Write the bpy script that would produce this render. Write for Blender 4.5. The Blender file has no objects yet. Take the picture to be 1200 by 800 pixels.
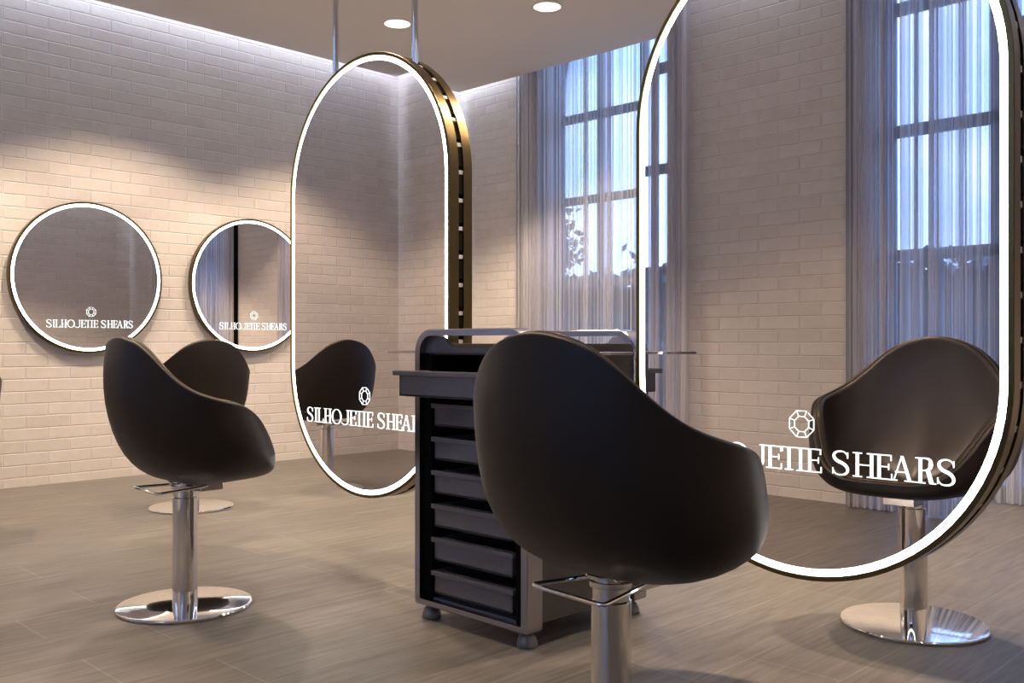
import bpy, bmesh, math, random
from mathutils import Vector, Matrix
PI = math.pi
random.seed(7)
scn = bpy.context.scene
COL = scn.collection

# ------------------------------------------------------------------ room measures (metres)
XL, XR = -7.10, 0.66          # side walls
YB, YF = 6.478, -0.557        # back / front wall (both have windows)
ZC = 3.481                    # underside of the dropped ceiling panel
ZT = 3.85                     # top of the walls, above the panel
GAP = 0.12                    # cove gap between panel and walls
YM = 2.565                    # face of the hanging mirrors
WIN = [(-5.95, -4.02), (-2.50, -0.57)]

# ------------------------------------------------------------------ node helpers
def newmat(name):
    m = bpy.data.materials.new(name); m.use_nodes = True
    nt = m.node_tree
    return m, nt, nt.nodes, nt.links, nt.nodes['Principled BSDF']

def simple(name, col, rough=0.5, metal=0.0, spec=0.5, bump=0.0, bscale=200, coat=0.0, var=0.0):
    m, nt, N, L, b = newmat(name)
    b.inputs['Roughness'].default_value = rough
    b.inputs['Metallic'].default_value = metal
    b.inputs['Specular IOR Level'].default_value = spec
    b.inputs['Coat Weight'].default_value = coat
    tc = N.new('ShaderNodeTexCoord')
    nz = N.new('ShaderNodeTexNoise'); nz.inputs['Scale'].default_value = bscale
    nz.inputs['Detail'].default_value = 4
    L.new(tc.outputs['Object'], nz.inputs['Vector'])
    mx = N.new('ShaderNodeMix'); mx.data_type = 'RGBA'
    mx.inputs['A'].default_value = (*[c*(1-var) for c in col], 1)
    mx.inputs['B'].default_value = (*[min(1, c*(1+var)) for c in col], 1)
    L.new(nz.outputs['Fac'], mx.inputs['Factor'])
    L.new(mx.outputs['Result'], b.inputs['Base Color'])
    if bump:
        bp = N.new('ShaderNodeBump'); bp.inputs['Strength'].default_value = bump
        bp.inputs['Distance'].default_value = 0.002
        L.new(nz.outputs['Fac'], bp.inputs['Height']); L.new(bp.outputs['Normal'], b.inputs['Normal'])
    return m

def emit(name, col, s):
    m = bpy.data.materials.new(name); m.use_nodes = True
    nt = m.node_tree; nt.nodes.clear()
    o = nt.nodes.new('ShaderNodeOutputMaterial'); e = nt.nodes.new('ShaderNodeEmission')
    e.inputs['Color'].default_value = (*col, 1); e.inputs['Strength'].default_value = s
    nt.links.new(e.outputs[0], o.inputs[0])
    return m

def math_node(N, L, op, a, b=None, clamp=False):
    n = N.new('ShaderNodeMath'); n.operation = op; n.use_clamp = clamp
    for k, v in ((0, a), (1, b)):
        if v is None: continue
        if isinstance(v, (int, float)): n.inputs[k].default_value = v
        else: L.new(v, n.inputs[k])
    return n.outputs[0]

def brick_mat(name, axis):
    m, nt, N, L, b = newmat(name)
    g = N.new('ShaderNodeNewGeometry'); sp = N.new('ShaderNodeSeparateXYZ')
    L.new(g.outputs['Position'], sp.inputs[0])
    cb = N.new('ShaderNodeCombineXYZ')
    u = math_node(N, L, 'ADD', sp.outputs['Y' if axis == 'Y' else 'X'], 0.007 + 0.298*40)
    v = math_node(N, L, 'ADD', sp.outputs['Z'], 0.0227)
    # hand-laid wobble
    wz = N.new('ShaderNodeTexNoise'); wz.inputs['Scale'].default_value = 9; wz.inputs['Detail'].default_value = 3
    L.new(g.outputs['Position'], wz.inputs['Vector'])
    wob = math_node(N, L, 'MULTIPLY', math_node(N, L, 'SUBTRACT', wz.outputs['Fac'], 0.5), 0.007)
    v = math_node(N, L, 'ADD', v, wob)
    L.new(u, cb.inputs[0]); L.new(v, cb.inputs[1])
    bt = N.new('ShaderNodeTexBrick'); L.new(cb.outputs[0], bt.inputs['Vector'])
    bt.offset = 0.5; bt.offset_frequency = 2
    bt.inputs['Scale'].default_value = 1; bt.inputs['Brick Width'].default_value = 0.298
    bt.inputs['Row Height'].default_value = 0.0857
    bt.inputs['Mortar Size'].default_value = 0.0055; bt.inputs['Mortar Smooth'].default_value = 0.6
    bt.inputs['Color1'].default_value = (0.74, 0.69, 0.64, 1)
    bt.inputs['Color2'].default_value = (0.80, 0.755, 0.71, 1)
    bt.inputs['Mortar'].default_value = (0.86, 0.83, 0.80, 1)
    n2 = N.new('ShaderNodeTexNoise'); n2.inputs['Scale'].default_value = 14; n2.inputs['Detail'].default_value = 6
    L.new(g.outputs['Position'], n2.inputs['Vector'])
    hs = N.new('ShaderNodeMix'); hs.data_type = 'RGBA'; hs.blend_type = 'MULTIPLY'
    hs.inputs['Factor'].default_value = 0.35
    cr = N.new('ShaderNodeValToRGB'); cr.color_ramp.elements[0].position = 0.3; cr.color_ramp.elements[0].color = (0.84, 0.83, 0.82, 1)
    cr.color_ramp.elements[1].position = 0.7
    L.new(n2.outputs['Fac'], cr.inputs[0])
    L.new(bt.outputs['Color'], hs.inputs['A']); L.new(cr.outputs[0], hs.inputs['B'])
    L.new(hs.outputs['Result'], b.inputs['Base Color'])
    b.inputs['Roughness'].default_value = 0.62; b.inputs['Specular IOR Level'].default_value = 0.3
    # relief: mortar joints lie deeper than the brick faces
    inv = math_node(N, L, 'SUBTRACT', 1.0, bt.outputs['Fac'])
    h = math_node(N, L, 'ADD', inv, math_node(N, L, 'MULTIPLY', n2.outputs['Fac'], 0.35))
    bp = N.new('ShaderNodeBump'); bp.inputs['Strength'].default_value = 0.9; bp.inputs['Distance'].default_value = 0.0055
    L.new(h, bp.inputs['Height']); L.new(bp.outputs['Normal'], b.inputs['Normal'])
    return m

def floor_mat():
    m, nt, N, L, b = newmat('floor_wood_tile')
    g = N.new('ShaderNodeNewGeometry'); sp = N.new('ShaderNodeSeparateXYZ')
    L.new(g.outputs['Position'], sp.inputs[0])
    cb = N.new('ShaderNodeCombineXYZ')
    L.new(math_node(N, L, 'ADD', sp.outputs['Y'], 6.0 - 0.3 + 1.2), cb.inputs[0])
    L.new(math_node(N, L, 'ADD', sp.outputs['X'], 1.285 + 9.0), cb.inputs[1])
    bt = N.new('ShaderNodeTexBrick'); L.new(cb.outputs[0], bt.inputs['Vector'])
    bt.offset = 0.25; bt.offset_frequency = 2
    bt.inputs['Scale'].default_value = 1; bt.inputs['Brick Width'].default_value = 1.2
    bt.inputs['Row Height'].default_value = 0.3; bt.inputs['Mortar Size'].default_value = 0.0016
    bt.inputs['Mortar Smooth'].default_value = 0.2
    bt.inputs['Color1'].default_value = (0.90, 0.90, 0.90, 1); bt.inputs['Color2'].default_value = (1.05, 1.04, 1.03, 1)
    bt.inputs['Mortar'].default_value = (1.8, 1.8, 1.8, 1)
    # grain stretched along Y, shifted per plank row
    mp = N.new('ShaderNodeMapping'); mp.inputs['Scale'].default_value = (40, 3.0, 1)
    L.new(g.outputs['Position'], mp.inputs['Vector'])
    n1 = N.new('ShaderNodeTexNoise'); n1.inputs['Scale'].default_value = 1.0; n1.inputs['Detail'].default_value = 7
    n1.inputs['Roughness'].default_value = 0.62; n1.inputs['Distortion'].default_value = 0.6
    L.new(mp.outputs[0], n1.inputs['Vector'])
    n3 = N.new('ShaderNodeTexNoise'); n3.inputs['Scale'].default_value = 1.6; n3.inputs['Detail'].default_value = 3
    L.new(g.outputs['Position'], n3.inputs['Vector'])
    f = math_node(N, L, 'ADD', math_node(N, L, 'MULTIPLY', n1.outputs['Fac'], 0.75), math_node(N, L, 'MULTIPLY', n3.outputs['Fac'], 0.25))
    cr = N.new('ShaderNodeValToRGB')
    e = cr.color_ramp.elements
    e[0].position = 0.36; e[0].color = (0.118, 0.107, 0.094, 1)
    e[1].position = 0.66; e[1].color = (0.218, 0.200, 0.178, 1)
    L.new(f, cr.inputs[0])
    mx = N.new('ShaderNodeMix'); mx.data_type = 'RGBA'; mx.blend_type = 'MULTIPLY'; mx.inputs['Factor'].default_value = 1
    L.new(cr.outputs[0], mx.inputs['A']); L.new(bt.outputs['Color'], mx.inputs['B'])
    L.new(mx.outputs['Result'], b.inputs['Base Color'])
    b.inputs['Roughness'].default_value = 0.42; b.inputs['Specular IOR Level'].default_value = 0.4
    bp = N.new('ShaderNodeBump'); bp.inputs['Strength'].default_value = 0.25; bp.inputs['Distance'].default_value = 0.002
    L.new(n1.outputs['Fac'], bp.inputs['Height']); L.new(bp.outputs['Normal'], b.inputs['Normal'])
    return m

def curtain_mat():
    m = bpy.data.materials.new('sheer_voile'); m.use_nodes = True
    nt = m.node_tree; N, L = nt.nodes, nt.links; N.clear()
    o = N.new('ShaderNodeOutputMaterial')
    tr = N.new('ShaderNodeBsdfTransparent'); tr.inputs[0].default_value = (0.95, 0.96, 1, 1)
    df = N.new('ShaderNodeBsdfDiffuse'); df.inputs[0].default_value = (0.86, 0.85, 0.88, 1)
    tl = N.new('ShaderNodeBsdfTranslucent'); tl.inputs[0].default_value = (0.96, 0.96, 0.98, 1)
    a = N.new('ShaderNodeMixShader'); a.inputs[0].default_value = 0.66
    L.new(df.outputs[0], a.inputs[1]); L.new(tl.outputs[0], a.inputs[2])
    # woven threads close up where the cloth turns edge-on
    lw = N.new('ShaderNodeLayerWeight'); lw.inputs['Blend'].default_value = 0.35
    g = N.new('ShaderNodeNewGeometry'); sp = N.new('ShaderNodeSeparateXYZ'); L.new(g.outputs['Position'], sp.inputs[0])
    mp = N.new('ShaderNodeMapping'); mp.inputs['Scale'].default_value = (58, 3, 0.012)
    L.new(g.outputs['Position'], mp.inputs['Vector'])
    nz = N.new('ShaderNodeTexNoise'); nz.inputs['Scale'].default_value = 1; nz.inputs['Detail'].default_value = 3
    L.new(mp.outputs[0], nz.inputs['Vector'])
    mr = N.new('ShaderNodeMapRange'); mr.inputs['From Min'].default_value = 0.44; mr.inputs['From Max'].default_value = 0.56
    L.new(nz.outputs['Fac'], mr.inputs['Value'])
    f = math_node(N, L, 'ADD', math_node(N, L, 'MULTIPLY', lw.outputs['Facing'], 0.42), 0.27)
    f = math_node(N, L, 'ADD', f, math_node(N, L, 'MULTIPLY', mr.outputs['Result'], 0.42))
    x = N.new('ShaderNodeMixShader'); L.new(f, x.inputs[0])
    L.new(tr.outputs[0], x.inputs[1]); L.new(a.outputs[0], x.inputs[2]); L.new(x.outputs[0], o.inputs[0])
    return m

def glass_mat():
    m = bpy.data.materials.new('window_glass'); m.use_nodes = True
    nt = m.node_tree; N, L = nt.nodes, nt.links; N.clear()
    o = N.new('ShaderNodeOutputMaterial')
    tr = N.new('ShaderNodeBsdfTransparent'); tr.inputs[0].default_value = (0.93, 0.96, 0.97, 1)
    gl = N.new('ShaderNodeBsdfGlossy'); gl.inputs['Roughness'].default_value = 0.02
    fr = N.new('ShaderNodeFresnel'); fr.inputs[0].default_value = 1.45
    x = N.new('ShaderNodeMixShader'); L.new(fr.outputs[0], x.inputs[0]); L.new(tr.outputs[0], x.inputs[1])
    L.new(gl.outputs[0], x.inputs[2]); L.new(x.outputs[0], o.inputs[0])
    return m

M = {
    'brickY': brick_mat('white_brick_side', 'Y'),
    'brickX': brick_mat('white_brick_end', 'X'),
    'floor': floor_mat(),
    'ceiling': simple('ceiling_paint', (0.78, 0.74, 0.70), 0.85, var=0.02, bscale=3),
    'void': simple('plaster', (0.6, 0.58, 0.56), 0.9, var=0.02, bscale=3),
    'leather': simple('dark_leather', (0.0180, 0.0122, 0.0093), 0.46, spec=0.34, bump=0.12, bscale=260, var=0.15),
    'leather_lit': simple('dark_leather_lit_pad', (0.050, 0.038, 0.031), 0.38, spec=0.6, bump=0.12, bscale=260, var=0.15),  # same leather, lightened to paint in the mirror strip's light
    'rim_highlight': simple('rim_highlight_bronze', (0.14, 0.10, 0.05), 0.35, metal=0.5, var=0.05),
    'chrome': simple('chrome', (0.80, 0.79, 0.78), 0.06, metal=1.0, var=0.01),
    'brushed': simple('brushed_steel', (0.66, 0.62, 0.57), 0.25, metal=1.0, var=0.04),
    'bronze': simple('bronze_frame', (0.155, 0.112, 0.05), 0.30, metal=1.0, var=0.06, bscale=40),
    'mirror': simple('mirror_glass', (0.88, 0.845, 0.85), 0.0, metal=1.0, var=0.0),
    'black': simple('matt_black', (0.006, 0.006, 0.006), 0.9, spec=0.08, var=0.1),
    'frame_black': simple('window_metal', (0.26, 0.28, 0.32), 0.5, var=0.1),
    'tray_black': simple('glossy_black_plastic', (0.15, 0.145, 0.15), 0.15, spec=0.6, var=0.1, bscale=30),
    'trolley_grey': simple('trolley_grey_metal', (0.42, 0.42, 0.46), 0.24, metal=1.0, spec=0.6, var=0.06, bscale=20),
    'trolley_side': simple('trolley_side_panel', (0.075, 0.068, 0.064), 0.22, spec=0.6, var=0.08, bscale=12),
    'rubber': simple('caster_grey', (0.2, 0.2, 0.21), 0.3, metal=0.3, var=0.1),
    'ring': emit('mirror_light_strip', (1.0, 0.95, 0.90), 4.4),
    'text': emit('backlit_lettering', (1.0, 0.99, 0.97), 0.62),
    'lamp': emit('downlight_lens', (1.0, 0.88, 0.64), 0.62),
    'white': simple('white_plastic', (0.7, 0.7, 0.68), 0.4, var=0.02),
    'curtain': curtain_mat(),
    'glass': glass_mat(),
    'leaf': simple('tree_leaf', (0.11, 0.14, 0.13), 0.7, var=0.4, bscale=3),
    'bark': simple('tree_bark', (0.06, 0.045, 0.035), 0.9, var=0.3, bscale=20, bump=0.5),
    'lawn': simple('lawn', (0.22, 0.24, 0.24), 0.95, var=0.3, bscale=2),
}

# ------------------------------------------------------------------ object helpers
def obj(name, bm, mat, parent=None, smooth=False, sharp=35):
    bmesh.ops.recalc_face_normals(bm, faces=bm.faces)
    me = bpy.data.meshes.new(name); bm.to_mesh(me); bm.free()
    me.materials.append(M[mat] if isinstance(mat, str) else mat)
    if smooth:
        for p in me.polygons: p.use_smooth = True
        if sharp: me.set_sharp_from_angle(angle=math.radians(sharp))
    o = bpy.data.objects.new(name, me); COL.objects.link(o)
    if parent is not None: o.parent = parent
    return o

def tag(o, label=None, cat=None, group=None, kind=None):
    if label: o['label'] = label
    if cat: o['category'] = cat
    if group: o['group'] = group
    if kind: o['kind'] = kind
    return o

def empty(name, loc, rz=0.0):
    o = bpy.data.objects.new(name, None); COL.objects.link(o)
    o.location = loc; o.rotation_euler = (0, 0, rz); o.empty_display_size = 0.1
    return o

def kids(o): return [c for c in bpy.data.objects if c.parent == o]

def copy_tree(o, parent=None):
    c = o.copy(); COL.objects.link(c); c.parent = parent
    for ch in kids(o): copy_tree(ch, c)
    return c

def box(bm, x0, x1, y0, y1, z0, z1, bev=0.0):
    vs = [bm.verts.new((x, y, z)) for x in (x0, x1) for y in (y0, y1) for z in (z0, z1)]
    fs = [(0, 1, 3, 2), (4, 6, 7, 5), (0, 4, 5, 1), (2, 3, 7, 6), (0, 2, 6, 4), (1, 5, 7, 3)]
    faces = [bm.faces.new([vs[i] for i in f]) for f in fs]
    if bev:
        es = list({e for f in faces for e in f.edges})
        bmesh.ops.bevel(bm, geom=es, offset=bev, segments=2, profile=0.5, affect='EDGES')

def tube(bm, pts, r, seg=10, closed=False, cap=True):
    pts = [Vector(p) for p in pts]; n = len(pts); rings = []
    up = None
    for i, p in enumerate(pts):
        if closed: t = (pts[(i+1) % n] - pts[i-1]).normalized()
        else: t = (pts[min(i+1, n-1)] - pts[max(i-1, 0)]).normalized()
        if up is None:
            up = Vector((0, 0, 1)) if abs(t.z) < 0.9 else Vector((1, 0, 0))
        a = t.cross(up).normalized(); b = a.cross(t).normalized(); up = b
        rr = r[i] if isinstance(r, (list, tuple)) else r
        rings.append([bm.verts.new(p + a*math.cos(2*PI*k/seg)*rr + b*math.sin(2*PI*k/seg)*rr) for k in range(seg)])
    m = n if closed else n-1
    for i in range(m):
        A, B = rings[i], rings[(i+1) % n]
        for k in range(seg):
            bm.faces.new([A[k], A[(k+1) % seg], B[(k+1) % seg], B[k]])
    if cap and not closed:
        bm.faces.new(rings[0][::-1]); bm.faces.new(rings[-1])

def lathe(bm, prof, seg=64, cx=0, cy=0):
    rings = []
    for r, z in prof:
        if r < 1e-6: rings.append([bm.verts.new((cx, cy, z))])
        else: rings.append([bm.verts.new((cx+r*math.cos(2*PI*k/seg), cy+r*math.sin(2*PI*k/seg), z)) for k in range(seg)])
    for A, B in zip(rings, rings[1:]):
        for k in range(seg):
            k2 = (k+1) % seg
            if len(A) == 1 and len(B) == 1: continue
            if len(A) == 1: bm.faces.new([A[0], B[k2], B[k]])
            elif len(B) == 1: bm.faces.new([A[k], A[k2], B[0]])
            else: bm.faces.new([A[k], A[k2], B[k2], B[k]])

def fillet(pts, rad, n=5, closed=False):
    out = []; P = [Vector(p) for p in pts]; m = len(P)
    for i, p in enumerate(P):
        if not closed and i in (0, m-1): out.append(p); continue
        a, b = P[i-1], P[(i+1) % m]
        d1 = (a-p); d2 = (b-p); r = min(rad, d1.length*0.45, d2.length*0.45)
        p1 = p + d1.normalized()*r; p2 = p + d2.normalized()*r
        for k in range(n+1):
            t = k/n; out.append(p1*(1-t)**2 + p*2*t*(1-t) + p2*t*t)
    return out

# ------------------------------------------------------------------ the room shell
def struct(name, bm, mat, smooth=False):
    return tag(obj(name, bm, mat, smooth=smooth), kind='structure')

WT = 0.30
bm = bmesh.new(); box(bm, XL-WT, XR+WT, YF-WT, YB+WT, -0.12, 0.0); struct('floor', bm, 'floor')
bm = bmesh.new(); box(bm, XL-WT, XL, YF-WT, YB+WT, 0, ZT); struct('wall_left', bm, 'brickY')
bm = bmesh.new(); box(bm, XR, XR+WT, YF-WT, YB+WT, 0, ZT); struct('wall_right', bm, 'brickY')
for nm, y0, y1 in (('wall_back', YB, YB+WT), ('wall_front', YF-WT, YF)):
    bm = bmesh.new()
    for x0, x1 in ((XL, WIN[0][0]), (WIN[0][1], WIN[1][0]), (WIN[1][1], XR)):
        box(bm, x0, x1, y0, y1, 0, ZT)
    struct(nm, bm, 'brickX')
# dropped ceiling panel with a cove gap all round, and the slab above it
bm = bmesh.new(); box(bm, XL+GAP, XR-GAP, YF+GAP, YB-GAP, ZC, ZC+0.07); struct('ceiling', bm, 'ceiling')
bm = bmesh.new(); box(bm, XL-WT, XR+WT, YF-WT, YB+WT, ZT, ZT+0.15); struct('trim_1', bm, 'void')

# windows: metal grid with glass, set back in the reveals
BARS = [0.035, 0.775, 1.545, 2.315, 3.075, 3.815]
def window(n, x0, x1, yin, sgn, posts):
    root = empty('window_%d' % n, ((x0+x1)/2, yin, 0)); root['kind'] = 'structure'
    cx = (x0+x1)/2
    bm = bmesh.new()
    ya, yb = sorted((sgn*0.20, sgn*0.26))
    for z in BARS: box(bm, x0-cx, x1-cx, ya, yb, z-0.034, z+0.034)
    for x in (x0+0.02, x1-0.02): box(bm, x-cx-0.02, x-cx+0.02, ya, yb, 0, ZT)
    for x, w in posts: box(bm, x-cx-w/2, x-cx+w/2, ya, yb, 0, ZT)
    obj('window_frame', bm, 'frame_black', root)
    bm = bmesh.new(); y = sgn*0.23; box(bm, x0-cx+0.005, x1-cx-0.005, y-0.003, y+0.003, 0.005, ZT-0.005)
    obj('pane', bm, 'glass', root)
    return root
window(1, *WIN[0], YB, 1, [(-5.465, 0.035), (-4.985, 0.035), (-4.50, 0.035)])
window(2, *WIN[1], YB, 1, [(-2.017, 0.035), (-1.535, 0.035), (-1.05, 0.035)])
window(3, *WIN[0], YF, -1, [(-5.33, 0.09), (-4.70, 0.035)])
window(4, *WIN[1], YF, -1, [(-1.85, 0.09), (-1.24, 0.09)])

# ------------------------------------------------------------------ curtains
def curtain(x0, x1, yc, seed, label):
    rnd = random.Random(seed)
    W = x1-x0
    pts = []; u = 0.0; ph = rnd.random()*6
    # pleats of uneven width and depth; tighter near both ends
    x = x0; side = 1; knots = [(x0, 0.0)]
    while x < x1:
        e = min(x-x0, x1-x)
        dens = 0.45 if e < 0.30 else 1.0
        st = rnd.choice((0.012, 0.020, 0.030, 0.045, 0.060))*dens*rnd.uniform(0.8, 1.2)
        back = rnd.random() < 0.30
        x2 = x + (-0.012 if back and x > x0+0.05 else st)
        amp = rnd.uniform(0.012, 0.034)*side
        knots.append((x2, amp)); x = max(x2, x+0.002) if not back else x2+0.0001
        side = -side
        if len(knots) > 400: break
    # smooth interpolation
    path = []
    for (xa, ya), (xb, yb) in zip(knots, knots[1:]):
        for k in range(4):
            t = k/4; s = t*t*(3-2*t)
            path.append((xa+(xb-xa)*t, ya+(yb-ya)*s))
    path.append(knots[-1])
    cx = (x0+x1)/2
    root = empty('sheer_curtain', (cx, yc, 0)); tag(root, label, 'curtain', 'sheer curtains at the windows')
    bm = bmesh.new(); zs = [0.008, 0.25, 0.8, 1.6, 2.6, 3.70]
    rows = []
    for zi, z in enumerate(zs):
        k = 1.0 + 0.55*max(0, (0.9-z))/0.9
        row = []
        for i, (px, py) in enumerate(path):
            wob = 0.006*math.sin(i*0.35+z*1.7+seed)*(3.7-z)/3.7
            row.append(bm.verts.new((px-cx+wob, max(-0.030, min(0.030, py*k)), z)))
        rows.append(row)
    for A, B in zip(rows, rows[1:]):
        for i in range(len(path)-1): bm.faces.new([A[i], A[i+1], B[i+1], B[i]])
    obj('cloth', bm, 'curtain', root, smooth=True, sharp=0)
    bm = bmesh.new(); box(bm, x0-cx-0.02, x1-cx+0.02, -0.015, 0.015, 3.69, 3.73)
    obj('rail', bm, 'white', root)
    return root
curtain(-6.22, -3.80, YB-0.088, 3, 'sheer pale curtain at the window by the corner with the round mirrors')
curtain(-2.62, -0.40, YB-0.088, 5, 'sheer curtain on the back wall behind the large cropped mirror')
curtain(-6.22, -3.80, YF+0.088, 8, 'sheer curtain reflected along the left inner edge of the large cropped mirror')
curtain(-2.62, -0.40, YF+0.088, 11, 'broad sheer curtain reflected behind the chair in the large cropped mirror')
n = 1
for x in (-6.24, -2.64):
    for y, s in ((YB, -1), (YF, 1)):
        bm = bmesh.new(); ya, yb = sorted((y, y+s*0.052)); box(bm, x-0.012, x+0.012, ya, yb, 0, ZC+0.1)
        n += 1; struct('trim_%d' % n, bm, 'black' if s < 0 else 'frame_black')

# ------------------------------------------------------------------ lettering
def ribbon(path):
    """closed outline polygons (as quads) along (x, y, width) points"""
    q = []; L_, R_ = [], []
    for i, (x, y, w) in enumerate(path):
        x0, y0, _ = path[max(i-1, 0)]; x1, y1, _ = path[min(i+1, len(path)-1)]
        dx, dy = x1-x0, y1-y0; d = math.hypot(dx, dy) or 1
        nx, ny = -dy/d, dx/d
        L_.append((x+nx*w/2, y+ny*w/2)); R_.append((x-nx*w/2, y-ny*w/2))
    for i in range(len(path)-1): q.append([L_[i], L_[i+1], R_[i+1], R_[i]])
    return q
TK, TN = 9.5, 3.3    # thick and thin strokes, in lettering units (cap height 71)
CH = 71.0
def rect(x0, x1, y0, y1): return [[(x0, y0), (x1, y0), (x1, y1), (x0, y1)]]
def stem(x, serif=9, w=TK, top=True, bot=True):
    r = rect(x-w/2, x+w/2, 0, CH)
    if bot: r += rect(x-w/2-serif, x+w/2+serif, 0, TN)
    if top: r += rect(x-w/2-serif, x+w/2+serif, CH-TN, CH)
    return r
def bez(p, n=14):
    out = []
    for k in range(n+1):
        t = k/n; a = (1-t)**3; b = 3*t*(1-t)**2; c = 3*t*t*(1-t); d = t**3
        out.append(tuple(a*p[0][j]+b*p[1][j]+c*p[2][j]+d*p[3][j] for j in range(3)))
    return out
def g_S(x0, x1):
    w = x1-x0; c = (x0+x1)/2
    p = bez([(x1-w*.10, 54, TN), (x1-w*.14, 68, TN), (c+w*.12, 71, TN), (c-w*.02, 70, TN+1)])
    p += bez([(c-w*.02, 70, TN+1), (x0+w*.02, 69, 7), (x0-w*.02, 46, TK), (c-w*.02, 38, TK)])[1:]
    p += bez([(c-w*.02, 38, TK), (x1+w*.06, 28, TK), (x1+w*.02, 2, 7), (c, 1, TN+1)])[1:]
    p += bez([(c, 1, TN+1), (x0+w*.25, 0, TN), (x0+w*.08, 6, TN), (x0+w*.05, 19, TN)])[1:]
    r = ribbon(p)
    r += rect(x1-w*.13, x1-w*.07, 50, 68); r += rect(x0+w*.03, x0+w*.09, 3, 21)
    return r
def g_E(xs, x1):
    r = stem(xs) + rect(xs, x1, 0, TN) + rect(xs, x1-2, CH-TN, CH) + rect(xs, x1-9, 35, 35+TN)
    r += rect(x1-TN, x1, 0, 18) + rect(x1-TN-2, x1-2, CH-17, CH) + rect(x1-12, x1-9, 28, 46)
    return r
def g_H(xa, xb): return stem(xa) + stem(xb) + rect(xa, xb, 34, 34+TN)
def g_O(x0, x1):
    c, a = (x0+x1)/2, (x1-x0)/2; r = []; N_ = 36; o = []; i = []
    for k in range(N_):
        t = 2*PI*k/N_
        o.append((c+a*math.cos(t), CH/2+(CH/2+1)*math.sin(t))); i.append((c+(a-10.5)*math.cos(t), CH/2+(CH/2-TN+1)*math.sin(t)))
    for k in range(N_): r.append([o[k], o[(k+1) % N_], i[(k+1) % N_], i[k]])
    return r
def g_J(x0, xs):
    r = rect(xs-6, xs+2, 16, CH) + rect(xs-14, xs+8, CH-TN, CH)
    r += ribbon(bez([(x0, 12, TN), (x0+10, -3, TN), (xs-4, -4, 5), (xs-2, 18, 8)]))
    return r
def g_A(x0, x1):
    c = (x0+x1)/2 - 1
    r = [[(x0+8, 0), (x0+8+TN, 0), (c+2, CH), (c-2, CH)], [(c-4, CH), (c+4, CH), (x1-8, 0), (x1-8-TK, 0)]]
    r += rect(x0+14, x1-18, 24, 24+TN) + rect(x0, x0+20, 0, TN) + rect(x1-28, x1, 0, TN)
    return r
def g_R(xs, x1):
    r = stem(xs)
    r += ribbon(bez([(xs, CH-TN/2, TN), (x1-12, CH, TN), (x1-4, CH-2, 8), (x1-6, 53, 12)]) + bez([(x1-6, 53, 12), (x1-5, 38, 9), (x1-18, 35, TN), (xs, 36, TN)])[1:])
    r += [[(xs+15, 37), (xs+26, 37), (x1+3, 0), (x1-9, 0)]] + rect(x1-7, x1+9, 0, TN)
    return r
GLY1 = g_S(0, 54) + stem(78) + (stem(104) + rect(104, 142, 0, TN) + rect(138, 142, 0, 20)) + g_H(160, 197) \
    + g_O(212, 292) + g_J(292, 345) + g_E(368, 408) \
    + (stem(432, top=False) + stem(470, top=False) + rect(408, 494, CH-TN, CH) + rect(408, 411, CH-16, CH)) + g_E(500, 538)
GLY2 = g_S(570, 624) + g_H(648, 690) + g_E(712, 750) + g_A(744, 812) + g_R(828, 862) + g_S(872, 922)
def lettering(parent, cx, zb, width, ksc, y, zs=1.0):
    s = width/922.0; dy = -0.0012*ksc
    for gly in (GLY1, GLY2):
        bm = bmesh.new()
        for poly in gly:
            a = [bm.verts.new((cx+ksc*(px-461)*s, y, zb+pz*s*zs)) for px, pz in poly]
            b = [bm.verts.new((cx+ksc*(px-461)*s, y+dy, zb+pz*s*zs)) for px, pz in poly]
            bm.faces.new(a); bm.faces.new(b[::-1])
            for k in range(len(a)): bm.faces.new([a[k], a[(k+1) % len(a)], b[(k+1) % len(a)], b[k]])
        obj('lettering', bm, 'text', parent)
def emblem(parent, cx, zc, rad, ksc, y):
    bm = bmesh.new(); w = rad*0.055; dy = -0.0012*ksc
    P8 = lambda R, k: (R*math.cos(PI/8+k*PI/4), R*math.sin(PI/8+k*PI/4))
    segs = []
    for k in range(8):
        a, b = P8(rad, k), P8(rad, k+1)
        if k == 0: a = (a[0]+(b[0]-a[0])*0.02, a[1]+(b[1]-a[1])*0.02); b = (b[0]+(a[0]-b[0])*0.22, b[1]+(a[1]-b[1])*0.22)
        segs.append((a, b)); segs.append((P8(rad*.58, k), P8(rad*.58, k+1)))
        segs.append((P8(rad*.58, k), (P8(rad*.97, k)[0], P8(rad*.97, k)[1])))
    for (ax, az), (bx, bz) in segs:
        d = math.hypot(bx-ax, bz-az); nx, nz = -(bz-az)/d*w/2, (bx-ax)/d*w/2
        q = [(ax+nx, az+nz), (bx+nx, bz+nz), (bx-nx, bz-nz), (ax-nx, az-nz)]
        f = [bm.verts.new((cx+ksc*px, y, zc+pz)) for px, pz in q]; g = [bm.verts.new((cx+ksc*px, y+dy, zc+pz)) for px, pz in q]
        bm.faces.new(f); bm.faces.new(g[::-1])
        for k in range(4): bm.faces.new([f[k], f[(k+1) % 4], g[(k+1) % 4], g[k]])
    return obj('emblem', bm, 'text', parent)

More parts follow.
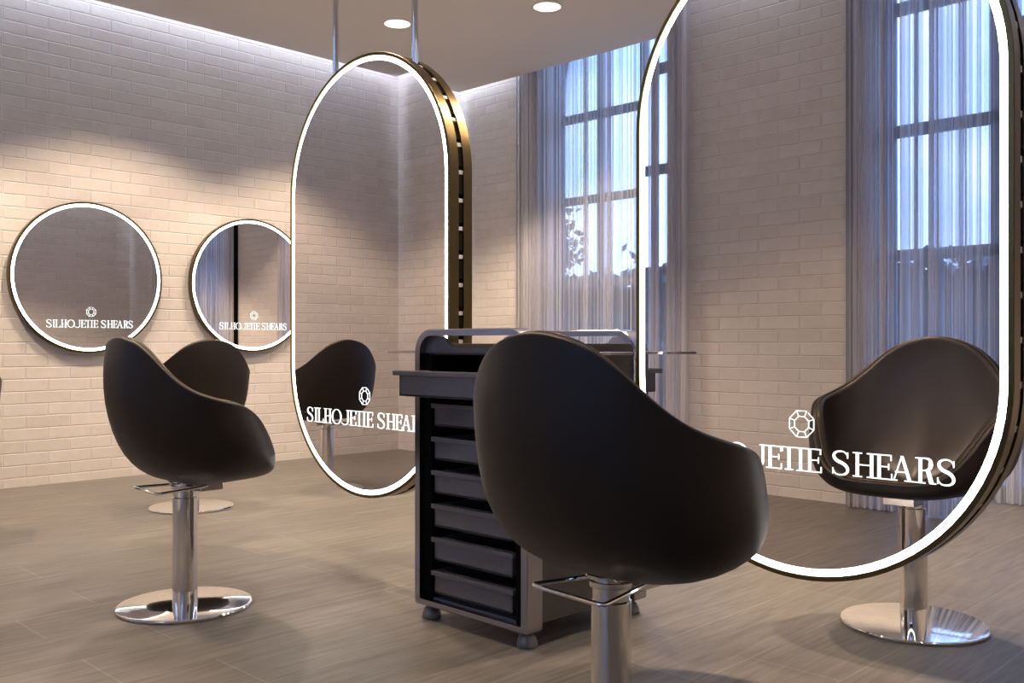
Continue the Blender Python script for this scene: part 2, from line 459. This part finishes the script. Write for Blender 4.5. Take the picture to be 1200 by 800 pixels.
# ------------------------------------------------------------------ lit mirrors
def outline(r, hh, n=40):
    """stadium outline in x,z: half width r, straight half height hh"""
    p = [(r*math.cos(PI*k/n), hh+r*math.sin(PI*k/n)) for k in range(n+1)]
    p += [(-r*math.cos(PI*k/n), -hh-r*math.sin(PI*k/n)) for k in range(n+1)]
    if hh < 1e-6: p = [(r*math.cos(PI*k/n), r*math.sin(PI*k/n)) for k in range(2*n)]
    return p
def lit_mirror(root, r, hh, zc, yf, k, depth):
    """k=+1 faces -Y, k=-1 faces +Y; yf = y of the front face; frame goes behind it"""
    d = lambda t: yf + k*t
    o0, o1, o2 = outline(r, hh), outline(r-0.0145, hh), outline(r-0.0345, hh)
    n = len(o0)
    def ringv(bm, o, y): return [bm.verts.new((x, y, zc+z)) for x, z in o]
    def bridge(bm, A, B):
        for i in range(n): bm.faces.new([A[i], A[(i+1) % n], B[(i+1) % n], B[i]])
    bm = bmesh.new()
    ra = ringv(bm, o1, d(0.008)); rb = ringv(bm, o1, d(0)); rc = ringv(bm, outline(r-0.0015, hh), d(0)); rd = ringv(bm, o0, d(0.0015))
    re_ = ringv(bm, o0, d(depth)); rf = ringv(bm, outline(r-0.03, hh), d(depth))
    for A, B in ((ra, rb), (rb, rc), (rc, rd), (rd, re_), (re_, rf)): bridge(bm, A, B)
    bm.faces.new(rf)
    f = obj('frame', bm, 'bronze', root, smooth=True)
    bm = bmesh.new(); A = ringv(bm, o1, d(0.005)); B = ringv(bm, o2, d(0.005)); C = ringv(bm, o2, d(0.008)); bridge(bm, A, B); bridge(bm, B, C)
    obj('light_strip', bm, 'ring', root)
    bm = bmesh.new(); A = ringv(bm, o2, d(0.0035)); bm.faces.new(A)
    B = ringv(bm, o2, d(0.012)); bm.faces.new(B); bridge(bm, A, B)
    obj('mirror_glass', bm, 'mirror', root)
    return f

TR, TH = 0.5845, 0.9865-0.5845          # half width, straight half height
TZ = (0.314+2.287)/2
def tall_mirror(x, label):
    root = empty('pill_shaped_mirror', (x, 0, 0)); tag(root, label, 'mirror', 'ceiling hung double sided mirrors')
    for k, yf in ((1, YM), (-1, YM+0.123)):
        lit_mirror(root, TR, TH, TZ, yf, k, 0.048)
        lettering(root, 0, 0.629, 0.886, k, yf+k*0.0034)
        emblem(root, 0.012*k, 0.766, 0.041, k, yf+k*0.0034)
    # black carrier between the two bodies, with short spacer blocks
    bm = bmesh.new(); o = outline(TR-0.16, TH)
    A = [bm.verts.new((px, YM+0.048, TZ+pz)) for px, pz in o]; B = [bm.verts.new((px, YM+0.075, TZ+pz)) for px, pz in o]
    bm.faces.new(A); bm.faces.new(B[::-1])
    for i in range(len(o)): bm.faces.new([A[i], A[(i+1) % len(o)], B[(i+1) % len(o)], B[i]])
    obj('carrier_board', bm, 'black', root)
    oo = outline(TR-0.030, TH, 16)
    per = []
    for i in range(len(oo)):
        a, b = Vector(oo[i]), Vector(oo[(i+1) % len(oo)]); m_ = max(1, int((b-a).length/0.105))
        for j in range(m_): per.append((a+(b-a)*(j+0.5)/m_, (b-a).normalized()))
    for p, t in per:
        bm = bmesh.new()
        nrm = Vector((t.y, -t.x)); q = [p+t*0.037+nrm*0.027, p-t*0.037+nrm*0.027, p-t*0.037-nrm*0.03, p+t*0.037-nrm*0.03]
        A = [bm.verts.new((v.x, YM+0.0485, TZ+v.y)) for v in q]; B = [bm.verts.new((v.x, YM+0.0745, TZ+v.y)) for v in q]
        bm.faces.new(A); bm.faces.new(B[::-1])
        for i in range(4): bm.faces.new([A[i], A[(i+1) % 4], B[(i+1) % 4], B[i]])
        obj('spacer_block', bm, 'black', root)
        bm = bmesh.new(); c = p+t*0.0525; q = [c+t*0.008+nrm*0.026, c-t*0.008+nrm*0.026, c-t*0.008-nrm*0.02, c+t*0.008-nrm*0.02]  # added white plate standing in for the brightness in the gap
        A = [bm.verts.new((v.x, YM+0.0485, TZ+v.y)) for v in q]; B = [bm.verts.new((v.x, YM+0.0745, TZ+v.y)) for v in q]
        bm.faces.new(A); bm.faces.new(B[::-1])
        for i in range(4): bm.faces.new([A[i], A[(i+1) % 4], B[(i+1) % 4], B[i]])
        obj('bright_gap_plate', bm, 'white', root)
    for sx in (-0.29, 0.29):
        zb = TZ+TH+math.sqrt(TR**2-sx**2)-0.015
        bm = bmesh.new(); tube(bm, [(sx, YM+0.0615, zb), (sx, YM+0.0615, ZC-0.012)], 0.0145, 16)
        ro = obj('hanging_rod', bm, 'chrome', root, smooth=True)
        bm = bmesh.new(); lathe(bm, [(0, ZC-0.014), (0.03, ZC-0.014), (0.034, ZC-0.010), (0.034, ZC), (0, ZC)], 24, sx, YM+0.0615)
        obj('ceiling_cup', bm, 'chrome', ro, smooth=True)
    return root
tall_mirror(-3.452, 'pill shaped lit mirror hanging on two rods beside the drawer trolley')
tall_mirror(-1.353, 'large pill shaped lit mirror, cropped at its top, facing the closest chair')

def round_mirror(y, label):
    root = empty('round_mirror', (XL+0.003, y, 0), PI/2); tag(root, label, 'mirror', 'round lit mirrors on the brick wall')
    lit_mirror(root, 0.548, 0.0, 1.479, -0.050, 1, 0.044)
    bm = bmesh.new(); lathe(bm, [(0, 0), (0.2, 0), (0.2, 0.02), (0, 0.02)], 24)
    bmesh.ops.rotate(bm, verts=bm.verts, cent=(0, 0, 0), matrix=Matrix.Rotation(PI/2, 3, 'X'))
    bmesh.ops.translate(bm, verts=bm.verts, vec=(0, 0, 1.479))
    obj('wall_mount', bm, 'black', root)
    lettering(root, 0.01, 1.115, 0.62, 1, -0.0466, 1.15)
    emblem(root, 0.012, 1.23, 0.036, 1, -0.0466)
    return root
round_mirror(2.796, 'round lit mirror on brick wall showing only plain brick, whole circle visible')
round_mirror(4.124, 'round lit mirror on brick wall reflecting a curtain, partly behind the pill shaped mirror')
round_mirror(1.468, 'round lit mirror on the brick wall just outside the picture edge')

# ------------------------------------------------------------------ salon chair
HT = [0.531, 0.53, 0.534, 0.588, 0.695, 0.76, 0.786, 0.805, 0.853, 0.939, 0.992, 1.011, 1.02]      # rim height every 15 degrees, front to back
RT = [0.308, 0.316, 0.328, 0.342, 0.35, 0.355, 0.359, 0.348, 0.327, 0.308, 0.296, 0.29, 0.286]       # plan radius
IT = [0.0, -0.003, -0.005, 0.0, 0.012, 0.01, -0.004, -0.01, -0.006, 0.003, 0.014, 0.023, 0.029]     # how far the rim leans in
def smooth_tab(tab, a):
    s = 0
    for d in (-9, -4.5, 0, 4.5, 9):
        b = abs(((a+d+180) % 360)-180)/15; k = min(11, int(b)); s += tab[k] + (tab[k+1]-tab[k])*(b-k)
    return s/5
Z0 = 0.472
def shell_point(th, u, inset, z0, dn=0.0, lift=0.0):
    a = math.degrees(th)
    H = smooth_tab(HT, a) + lift; R = smooth_tab(RT, a) - inset; T = smooth_tab(IT, a)
    c = math.cos(th)
    n = 3.399 - 0.272*max(0, c)**2 - 0.721*max(0, -c)**2 + dn
    z = z0 + (H-z0)*u
    r = R*max(0.0, 1-(1-u)**n)**(1/n) - T*max(0, (u-0.55)/0.45)**2
    return Vector((r*math.sin(th), r*math.cos(th) + 0.032*(1-u)**2, z))
NA = 96
def grid_mesh(bm, rings, cap0=True):
    V = [[bm.verts.new(p) for p in rg] for rg in rings]
    for A, B in zip(V, V[1:]):
        for i in range(NA): bm.faces.new([A[i], A[(i+1) % NA], B[(i+1) % NA], B[i]])
    if cap0: bm.faces.new(V[0])
    return V
def make_chair():
    root = empty('salon_chair', (0, 0, 0))
    ths = [2*PI*i/NA for i in range(NA)]
    T = 0.034
    # outer shell, over the rim
    us = [0.0008, 0.003, 0.008, 0.018, 0.035, 0.06, 0.10, 0.15, 0.22, 0.30, 0.40, 0.5, 0.6, 0.7, 0.8, 0.88, 0.94, 0.98, 1.0]
    rings = [[shell_point(t, u, 0, Z0) for t in ths] for u in us]
    top = rings[-1]; inn = [shell_point(t, 1.0, T, Z0) for t in ths]
    for k in range(1, 6):
        a = PI*0.62*k/5
        rings.append([o.lerp(i, (1-math.cos(a))/2) + Vector((0, 0, 0.25*T*math.sin(a))) for o, i in zip(top, inn)])
    bm = bmesh.new(); grid_mesh(bm, rings); obj('outer_shell', bm, 'leather', root, smooth=True, sharp=0)
    # inner pad
    zi = 0.515
    rim = rings[-1]
    rin = [[p + Vector((0, 0, -0.002)) for p in rim]]
    for u in (0.985, 0.95, 0.9, 0.82, 0.72, 0.6, 0.48, 0.36, 0.26, 0.17, 0.10, 0.05, 0.02, 0.005, 0.001):
        rg = []
        for t in ths:
            a = abs(((math.degrees(t)+180) % 360)-180)
            fr = max(0, math.cos(t))
            p = shell_point(t, u, T+0.010, zi, -1.1+0.6*fr, 0.012)
            r = math.hypot(p.x, p.y)
            p.z += 0.018*math.exp(-((r-0.16)/0.12)**2)*(0.3+0.7*fr) - 0.012*math.exp(-(r/0.10)**2)
            rg.append(p)
        rin.append(rg)
    bm = bmesh.new(); V = grid_mesh(bm, rin, cap0=False); bm.faces.new(V[-1]); obj('seat_pad', bm, 'leather_lit', root, smooth=True, sharp=0)
    # thin tube on the seam, its gold colour painting the crease highlight
    bm = bmesh.new(); tube(bm, [p + Vector((0, 0, 0.0005)) for p in rim], 0.0028, 6, closed=True); obj('rim_highlight', bm, 'rim_highlight', root, smooth=True, sharp=0)
    # column, base
    bm = bmesh.new(); lathe(bm, [(0, 0.012), (0.046, 0.012), (0.046, 0.415), (0.043, 0.418), (0.043, 0.468), (0.06, 0.470), (0.06, 0.478), (0, 0.478)], 48)
    obj('column', bm, 'chrome', root, smooth=True)
    bm = bmesh.new(); lathe(bm, [(0, 0.0), (0.243, 0.0), (0.249, 0.003), (0.249, 0.008), (0.246, 0.0115), (0.24, 0.013), (0, 0.0135)], 96)
    obj('base_plate', bm, 'chrome', root, smooth=True, sharp=25)
    bm = bmesh.new(); box(bm, -0.055, 0.055, 0.035, 0.130, 0.436, 0.476, 0.003)
    mb = obj('mounting_block', bm, 'brushed', root)
    bm = bmesh.new()
    pts = fillet([(0.06, 0.06, 0.4585), (0.075, 0.03, 0.4575), (0.12, -0.165, 0.456), (-0.11, -0.15, 0.456), (-0.055, 0.01, 0.4585), (-0.03, 0.045, 0.459)], 0.02)
    tube(bm, pts, 0.0052, 10); obj('pump_bar', bm, 'chrome', root, smooth=True)
    bm = bmesh.new(); lathe(bm, [(0.046, 0.448), (0.050, 0.448), (0.051, 0.450), (0.051, 0.460), (0.046, 0.461)], 40)
    obj('swivel_collar', bm, 'chrome', root, smooth=True)
    return root
chair0 = make_chair()
def place(o, x, y, rz, label):
    o.location = (x, y, 0); o.rotation_euler = (0, 0, rz)
    tag(o, label, 'chair', 'black bucket salon chairs')
copies = [chair0] + [copy_tree(chair0) for _ in range(5)]
place(copies[0], -1.364, 1.713, -0.033, 'large dark bucket salon chair closest to us, its back hiding the drawer trolley')
place(copies[1], -3.438, 1.722, -0.009, 'dark bucket salon chair on chrome column, seen from behind, overlapping another chair')
place(copies[2], -5.47, 2.782, PI/2, 'dark bucket salon chair facing the round mirrors, mostly hidden by another chair')
place(copies[3], -5.50, 1.35, PI/2, 'dark bucket salon chair seen only as reflection in the mirror by the trolley')
place(copies[4], -5.48, 4.14, PI/2, 'dark salon chair hidden behind the rod-hung mirror, only its base edge showing')
place(copies[5], -1.357, 3.425, PI, 'salon chair behind the large cropped mirror, only chrome column and disc base showing')

# ------------------------------------------------------------------ drawer trolley
def trolley():
    X0, X1, Y0, Y1 = -2.70, -2.128, 2.24, 2.90
    cx, cy = (X0+X1)/2, (Y0+Y1)/2
    root = empty('drawer_trolley', (cx, cy, 0))
    tag(root, 'dark salon drawer trolley with grey frame, top drawer pulled out, between the hanging mirrors', 'trolley')
    hx = (X1-X0)/2
    ZB, ZTOP, TF = 0.052, 1.052, 0.030
    def rrect(h, z0, z1, rt, rb):
        p = []
        for k in range(9): a = PI/2*k/8; p.append((h-rt+rt*math.cos(a), z1-rt+rt*math.sin(a)))
        for k in range(9): a = PI/2+PI/2*k/8; p.append((-h+rt+rt*math.cos(a), z1-rt+rt*math.sin(a)))
        for k in range(5): a = PI+PI/2*k/4; p.append((-h+rb+rb*math.cos(a), z0+rb+rb*math.sin(a)))
        for k in range(5): a = 1.5*PI+PI/2*k/4; p.append((h-rb+rb*math.cos(a), z0+rb+rb*math.sin(a)))
        return p
    for nm, ya, yb in (('front_frame', Y0, Y0+0.075), ('rear_frame', Y0+0.57, Y0+0.645)):
        bm = bmesh.new()
        o = rrect(hx, ZB, ZTOP, 0.085, 0.012); i = rrect(hx-TF, ZB+0.022, ZTOP-TF*0.8, 0.060, 0.006)
        e = 0.004
        o2 = rrect(hx-e, ZB+e, ZTOP-e, 0.082, 0.010)
        R = [[bm.verts.new((x, y-cy, z)) for x, z in pp] for pp, y in ((i, ya), (o2, ya), (o, ya+e), (o, yb-e), (o2, yb), (i, yb))]
        n_ = len(o)
        for a in range(6):
            A, B = R[a], R[(a+1) % 6]
            for k in range(n_): bm.faces.new([A[k], A[(k+1) % n_], B[(k+1) % n_], B[k]])
        obj(nm, bm, 'trolley_grey', root, smooth=True, sharp=40)
    # fascias with a swept cut-out
    for y in (Y0+0.028, Y0+0.60):
        bm = bmesh.new(); h = hx-TF+0.002; zb = 0.967
        half = [(h, zb), (h, 1.000), (h-0.012, ZTOP-0.035), (h-0.035, ZTOP-0.026), (h-0.085, ZTOP-0.026), (h-0.105, ZTOP-0.032), (h-0.118, ZTOP-0.045), (h-0.130, 1.000), (h-0.145, 0.991), (h-0.175, 0.985), (h-0.23, 0.983)]
        poly = half + [(-x, z) for x, z in half[::-1]]
        A = [bm.verts.new((x, y-cy, z)) for x, z in poly]; B = [bm.verts.new((x, y+0.014-cy, z)) for x, z in poly]
        bm.faces.new(A); bm.faces.new(B[::-1])
        for k in range(len(A)): bm.faces.new([A[k], A[(k+1) % len(A)], B[(k+1) % len(A)], B[k]])
        obj('fascia', bm, 'tray_black' if y < 2.5 else 'brushed', root)
    bm = bmesh.new(); box(bm, -hx+TF, hx-TF, Y0+0.04-cy, Y0+0.61-cy, 0.960, 0.975); obj('top_tray', bm, 'trolley_side', root)
    for s in (-1, 1):
        bm = bmesh.new(); xa, xb = sorted((s*(hx-0.008), s*(hx-0.024)))
        box(bm, xa, xb, Y0+0.07-cy, Y0+0.575-cy, 0.075, 1.0, 0.002); obj('side_panel', bm, 'trolley_side', root)
        bm = bmesh.new(); xa, xb = sorted((s*(hx-0.024), s*(hx-0.072)))
        box(bm, xa, xb, Y0+0.02-cy, Y0+0.57-cy, 0.075, 0.958); obj('drawer_runner', bm, 'black', root)
    bm = bmesh.new(); box(bm, -hx+0.024, hx-0.024, Y0+0.615-cy, Y0+0.63-cy, 0.075, 0.967); obj('rear_panel', bm, 'trolley_side', root)
    bm = bmesh.new(); box(bm, -hx+0.024, hx-0.024, Y0+0.03-cy, Y0+0.62-cy, 0.070, 0.080); obj('bottom_panel', bm, 'tray_black', root)
    for k in range(8):
        zt = 0.905 - 0.1205*k
        pull = 0.13 if k == 0 else 0.0
        if k == 7: continue
        y0 = Y0+0.012-pull-cy; y1 = y0+0.52
        h = hx-0.078 if k else hx-0.020
        hb = h-0.010 if k else h-0.028
        bm = bmesh.new()
        # tray: floor + four walls + lip
        t_ = 0.006; zb = zt-0.082 if k else zt-0.090
        box(bm, -hb, hb, y0+0.010, y0+0.010+t_, zb, zt-0.012, 0.0015)
        box(bm, -hb, hb, y1-t_, y1, zb, zt-0.012)
        for s in (-1, 1):
            xa, xb = sorted((s*hb, s*(hb-t_))); box(bm, xa, xb, y0+0.010, y1, zb, zt-0.012)
        box(bm, -hb, hb, y0+0.010, y1, zb, zb+t_)
        L0 = h
        box(bm, -L0, L0, y0, y0+0.035, zt-0.018, zt, 0.003)
        box(bm, -L0, L0, y1-0.02, y1, zt-0.018, zt)
        for s in (-1, 1):
            xa, xb = sorted((s*L0, s*(hb-0.012))); box(bm, xa, xb, y0+0.03, y1, zt-0.014, zt-0.002)
        obj('drawer', bm, 'tray_black', root)
    # fold-out plates at both sides
    for s in (-1, 1):
        bm = bmesh.new(); xa, xb = sorted((s*hx, s*(hx+0.27)))
        pts = [(xa, 2.30), (xb, 2.30), (xb, 2.49), (xa, 2.49)]
        A = [Vector((x, y-cy, 0.964)) for x, y in pts]
        fl = fillet(A, 0.05, 5, closed=True)
        lo = [bm.verts.new(p) for p in fl]; hi = [bm.verts.new(p+Vector((0, 0, 0.008))) for p in fl]
        bm.faces.new(lo); bm.faces.new(hi[::-1])
        for k in range(len(lo)): bm.faces.new([lo[k], lo[(k+1) % len(lo)], hi[(k+1) % len(lo)], hi[k]])
        obj('side_tray', bm, 'brushed', root)
    for sx in (-1, 1):
        for yy in (Y0+0.045, Y0+0.60):
            bm = bmesh.new(); x = sx*(hx-0.045)
            lathe(bm, [(0, 0.0), (0.034, 0.0), (0.036, 0.004), (0.034, 0.018), (0.026, 0.036), (0.022, 0.040), (0.018, 0.042), (0.018, 0.053), (0, 0.053)], 20, x, yy-cy)
            obj('foot', bm, 'rubber', root, smooth=True)
    return root
trolley()

# ------------------------------------------------------------------ ceiling downlights
WARM = (1.0, 0.77, 0.56)
def downlight(x, y, label, energy=40):
    root = empty('ceiling_downlight', (x, y, ZC)); tag(root, label, 'ceiling light', 'recessed round ceiling downlights')
    bm = bmesh.new(); lathe(bm, [(0.100, -0.001), (0.112, -0.005), (0.118, -0.004), (0.119, 0.0), (0.100, 0.0)], 40); obj('trim_ring', bm, 'white', root, smooth=True)
    bm = bmesh.new(); lathe(bm, [(0, -0.004), (0.060, -0.004), (0.101, -0.002), (0.101, -0.0005), (0, -0.0005)], 40); obj('lens', bm, 'lamp', root, smooth=True)
    ld = bpy.data.lights.new('downlight_lamp', 'SPOT'); ld.energy = energy; ld.color = WARM
    ld.spot_size = math.radians(112); ld.spot_blend = 0.35; ld.shadow_soft_size = 0.06
    lo = bpy.data.objects.new('downlight_lamp', ld); COL.objects.link(lo); lo.parent = root; lo.location = (0, 0, -0.03)
    return root
downlight(-5.82, 4.66, 'round warm ceiling downlight beside the mirror hanging rod', 76)
downlight(-4.74, 5.20, 'round warm ceiling downlight towards the window curtain, away from the rods', 70)
for (x, y, e) in ((-5.82, 2.95, 76), (-5.82, 1.25, 76), (-2.4, 4.1, 95), (-1.7, 4.4, 95), (-3.9, 2.6, 45), (-2.4, 1.75, 48)):  # last lamp is an unseen one, added to brighten the front wall
    downlight(x, y, 'round warm ceiling downlight outside the frame, one of the inferred and added fill lamps', e)

# cove strips lying on top of the dropped panel, shining on the walls
COVE = (0.70, 0.78, 1.0)
def cove(x, y, sx, sy, tilt, energy):
    ld = bpy.data.lights.new('cove_strip', 'AREA'); ld.shape = 'RECTANGLE'; ld.size = sx; ld.size_y = sy
    ld.energy = energy; ld.color = COVE
    o = bpy.data.objects.new('cove_strip', ld); COL.objects.link(o); o.location = (x, y, ZC+0.28)
    o.rotation_euler = tilt
    return o
Ly = YB-YF-0.3
cove(XL+0.11, (YB+YF)/2, 0.05, Ly, (0, math.radians(12), 0), 11.5)
cove(XR-0.11, (YB+YF)/2, 0.05, Ly, (0, math.radians(-12), 0), 13)
for y, s in ((YB-0.11, 1), (YF+0.11, -1)):
    for x0, x1 in ((XL+0.1, -6.3), (-3.75, -2.7), (-0.35, XR-0.1)):
        cove((x0+x1)/2, y, x1-x0, 0.05, (math.radians(12)*s, 0, 0), 1.35*(x1-x0))

# ------------------------------------------------------------------ outside: lawn, trees, sky
bm = bmesh.new()
box(bm, -60, 50, -60, 60, -0.32, -0.13)
struct('ground', bm, 'lawn')
def tree(x, y, h, w, seed, label):
    rnd = random.Random(seed)
    root = empty('tree', (x, y, -0.13)); tag(root, label, 'tree', 'trees outside the windows')
    bm = bmesh.new(); tube(bm, [(0, 0, 0), (0.05, 0, h*0.3), (0, 0.06, h*0.6), (0.03, 0, h*0.85)], [0.16, 0.12, 0.08, 0.03], 8)
    for k in range(6):
        a = rnd.random()*6.28; z = h*rnd.uniform(0.35, 0.6)
        tube(bm, [(0, 0, z), (w*0.3*math.cos(a), w*0.3*math.sin(a), z+h*0.15), (w*0.55*math.cos(a), w*0.55*math.sin(a), z+h*0.22)], [0.05, 0.035, 0.015], 6)
    obj('trunk', bm, 'bark', root, smooth=True)
    bm = bmesh.new()
    cl = [(w*rnd.uniform(0, .75), rnd.random()*6.28, h*rnd.uniform(0.28, 0.95)) for _ in range(34)]
    for _ in range(5200):
        r, a, z = rnd.choice(cl)
        c = Vector((r*math.cos(a), r*math.sin(a), z)) + Vector((rnd.gauss(0, .24), rnd.gauss(0, .24), rnd.gauss(0, .2)))
        s = rnd.uniform(0.07, 0.14); R = Matrix.Rotation(rnd.random()*6.28, 3, Vector((rnd.gauss(0, 1), rnd.gauss(0, 1), rnd.gauss(0, 1))).normalized())
        bm.faces.new([bm.verts.new(c + R @ Vector(v)*s) for v in ((-1, 0, 0), (0, -.5, .1), (1, 0, 0), (0, .5, .1))])
    obj('foliage', bm, 'leaf', root)
for i, (x, y, h, w) in enumerate(((-9.0, 13.5, 3.9, 2.0), (-14.2, 14.0, 4.2, 2.3), (-4.2, 13.0, 3.7, 2.0), (0.8, 13.0, 3.7, 2.0),
                                  (-9.6, -14.5, 2.9, 2.6))):
    tree(x, y, h, w, 40+i, 'leafy tree standing outside beyond the sheer curtains at dusk')

def hedge(x0, x1, y0, y1, h, seed, label):
    rnd = random.Random(seed); root = empty('clipped_hedge', ((x0+x1)/2, (y0+y1)/2, -0.13)); tag(root, label, 'hedge')
    hx, hy = (x1-x0)/2, (y1-y0)/2
    bm = bmesh.new(); box(bm, -hx+0.1, hx-0.1, -hy+0.1, hy-0.1, 0, h-0.15); obj('branch_mass', bm, 'bark', root)
    bm = bmesh.new()
    for _ in range(9000):
        f = rnd.random()
        if f < 0.4: c = Vector((rnd.uniform(-hx, hx), -hy+rnd.gauss(0.05, 0.06), rnd.uniform(0, h)))
        elif f < 0.8: c = Vector((rnd.uniform(-hx, hx), hy-rnd.gauss(0.05, 0.06), rnd.uniform(0, h)))
        else: c = Vector((rnd.uniform(-hx, hx), rnd.uniform(-hy, hy), h+rnd.gauss(-0.05, 0.07)))
        s_ = rnd.uniform(0.08, 0.15); R_ = Matrix.Rotation(rnd.random()*6.28, 3, Vector((rnd.gauss(0, 1), rnd.gauss(0, 1), rnd.gauss(0, 1))).normalized())
        bm.faces.new([bm.verts.new(c + R_ @ Vector(v)*s_) for v in ((-1, 0, 0), (0, -.5, .1), (1, 0, 0), (0, .5, .1))])
    obj('foliage', bm, 'leaf', root)
hedge(-22, 5, -9.2, -8.2, 2.30, 5, 'long dark hedge outside, reflected low in the large cropped mirror')
hedge(-22, 4, 9.6, 10.4, 2.0, 6, 'long hedge outside the back window beyond the trolley')

w = bpy.data.worlds.new('dusk_sky'); scn.world = w; w.use_nodes = True
N, L = w.node_tree.nodes, w.node_tree.links
bg = N['Background']
tc = N.new('ShaderNodeTexCoord'); sp = N.new('ShaderNodeSeparateXYZ'); L.new(tc.outputs['Generated'], sp.inputs[0])
cr = N.new('ShaderNodeValToRGB'); e = cr.color_ramp.elements
e[0].position = 0.0; e[0].color = (0.34, 0.47, 0.80, 1)
e[1].position = 0.55; e[1].color = (0.16, 0.33, 0.85, 1)
L.new(sp.outputs['Z'], cr.inputs[0])
nz = N.new('ShaderNodeTexNoise'); nz.inputs['Scale'].default_value = 4.0; nz.inputs['Detail'].default_value = 5
mp = N.new('ShaderNodeMapping'); mp.inputs['Scale'].default_value = (1, 1, 2.5); L.new(tc.outputs['Generated'], mp.inputs[0]); L.new(mp.outputs[0], nz.inputs['Vector'])
c2 = N.new('ShaderNodeValToRGB'); c2.color_ramp.elements[0].position = 0.42; c2.color_ramp.elements[0].color = (0, 0, 0, 1); c2.color_ramp.elements[1].position = 0.68
L.new(nz.outputs['Fac'], c2.inputs[0])
mx = N.new('ShaderNodeMix'); mx.data_type = 'RGBA'; mx.inputs['B'].default_value = (0.50, 0.66, 0.98, 1)
L.new(c2.outputs[0], mx.inputs['Factor']); L.new(cr.outputs[0], mx.inputs['A'])
L.new(mx.outputs['Result'], bg.inputs[0]); bg.inputs[1].default_value = 1.6

# ------------------------------------------------------------------ camera
F = 1117.2
cam = bpy.data.cameras.new('camera'); co = bpy.data.objects.new('camera', cam); COL.objects.link(co)
cam.sensor_fit = 'HORIZONTAL'; cam.sensor_width = 36.0; cam.lens = 36.0*F/1200.0
cam.shift_y = 2.3436/1200.0
cam.clip_start = 0.01
co.location = (0, 0, 1.0); co.rotation_euler = (PI/2, 0, math.radians(44.466))
scn.camera = co

scn.view_settings.view_transform = 'Standard'
scn.view_settings.look = 'None'
scn.view_settings.exposure = 1.62
scn.view_settings.gamma = 1.0
scn.view_settings.use_curve_mapping = False
scn.cycles.use_denoising = True
scn.cycles.max_bounces = 10
scn.cycles.diffuse_bounces = 4
scn.cycles.glossy_bounces = 6
scn.cycles.transparent_max_bounces = 32
scn.cycles.caustics_reflective = False
scn.cycles.caustics_refractive = False
scn.cycles.sample_clamp_indirect = 6.0
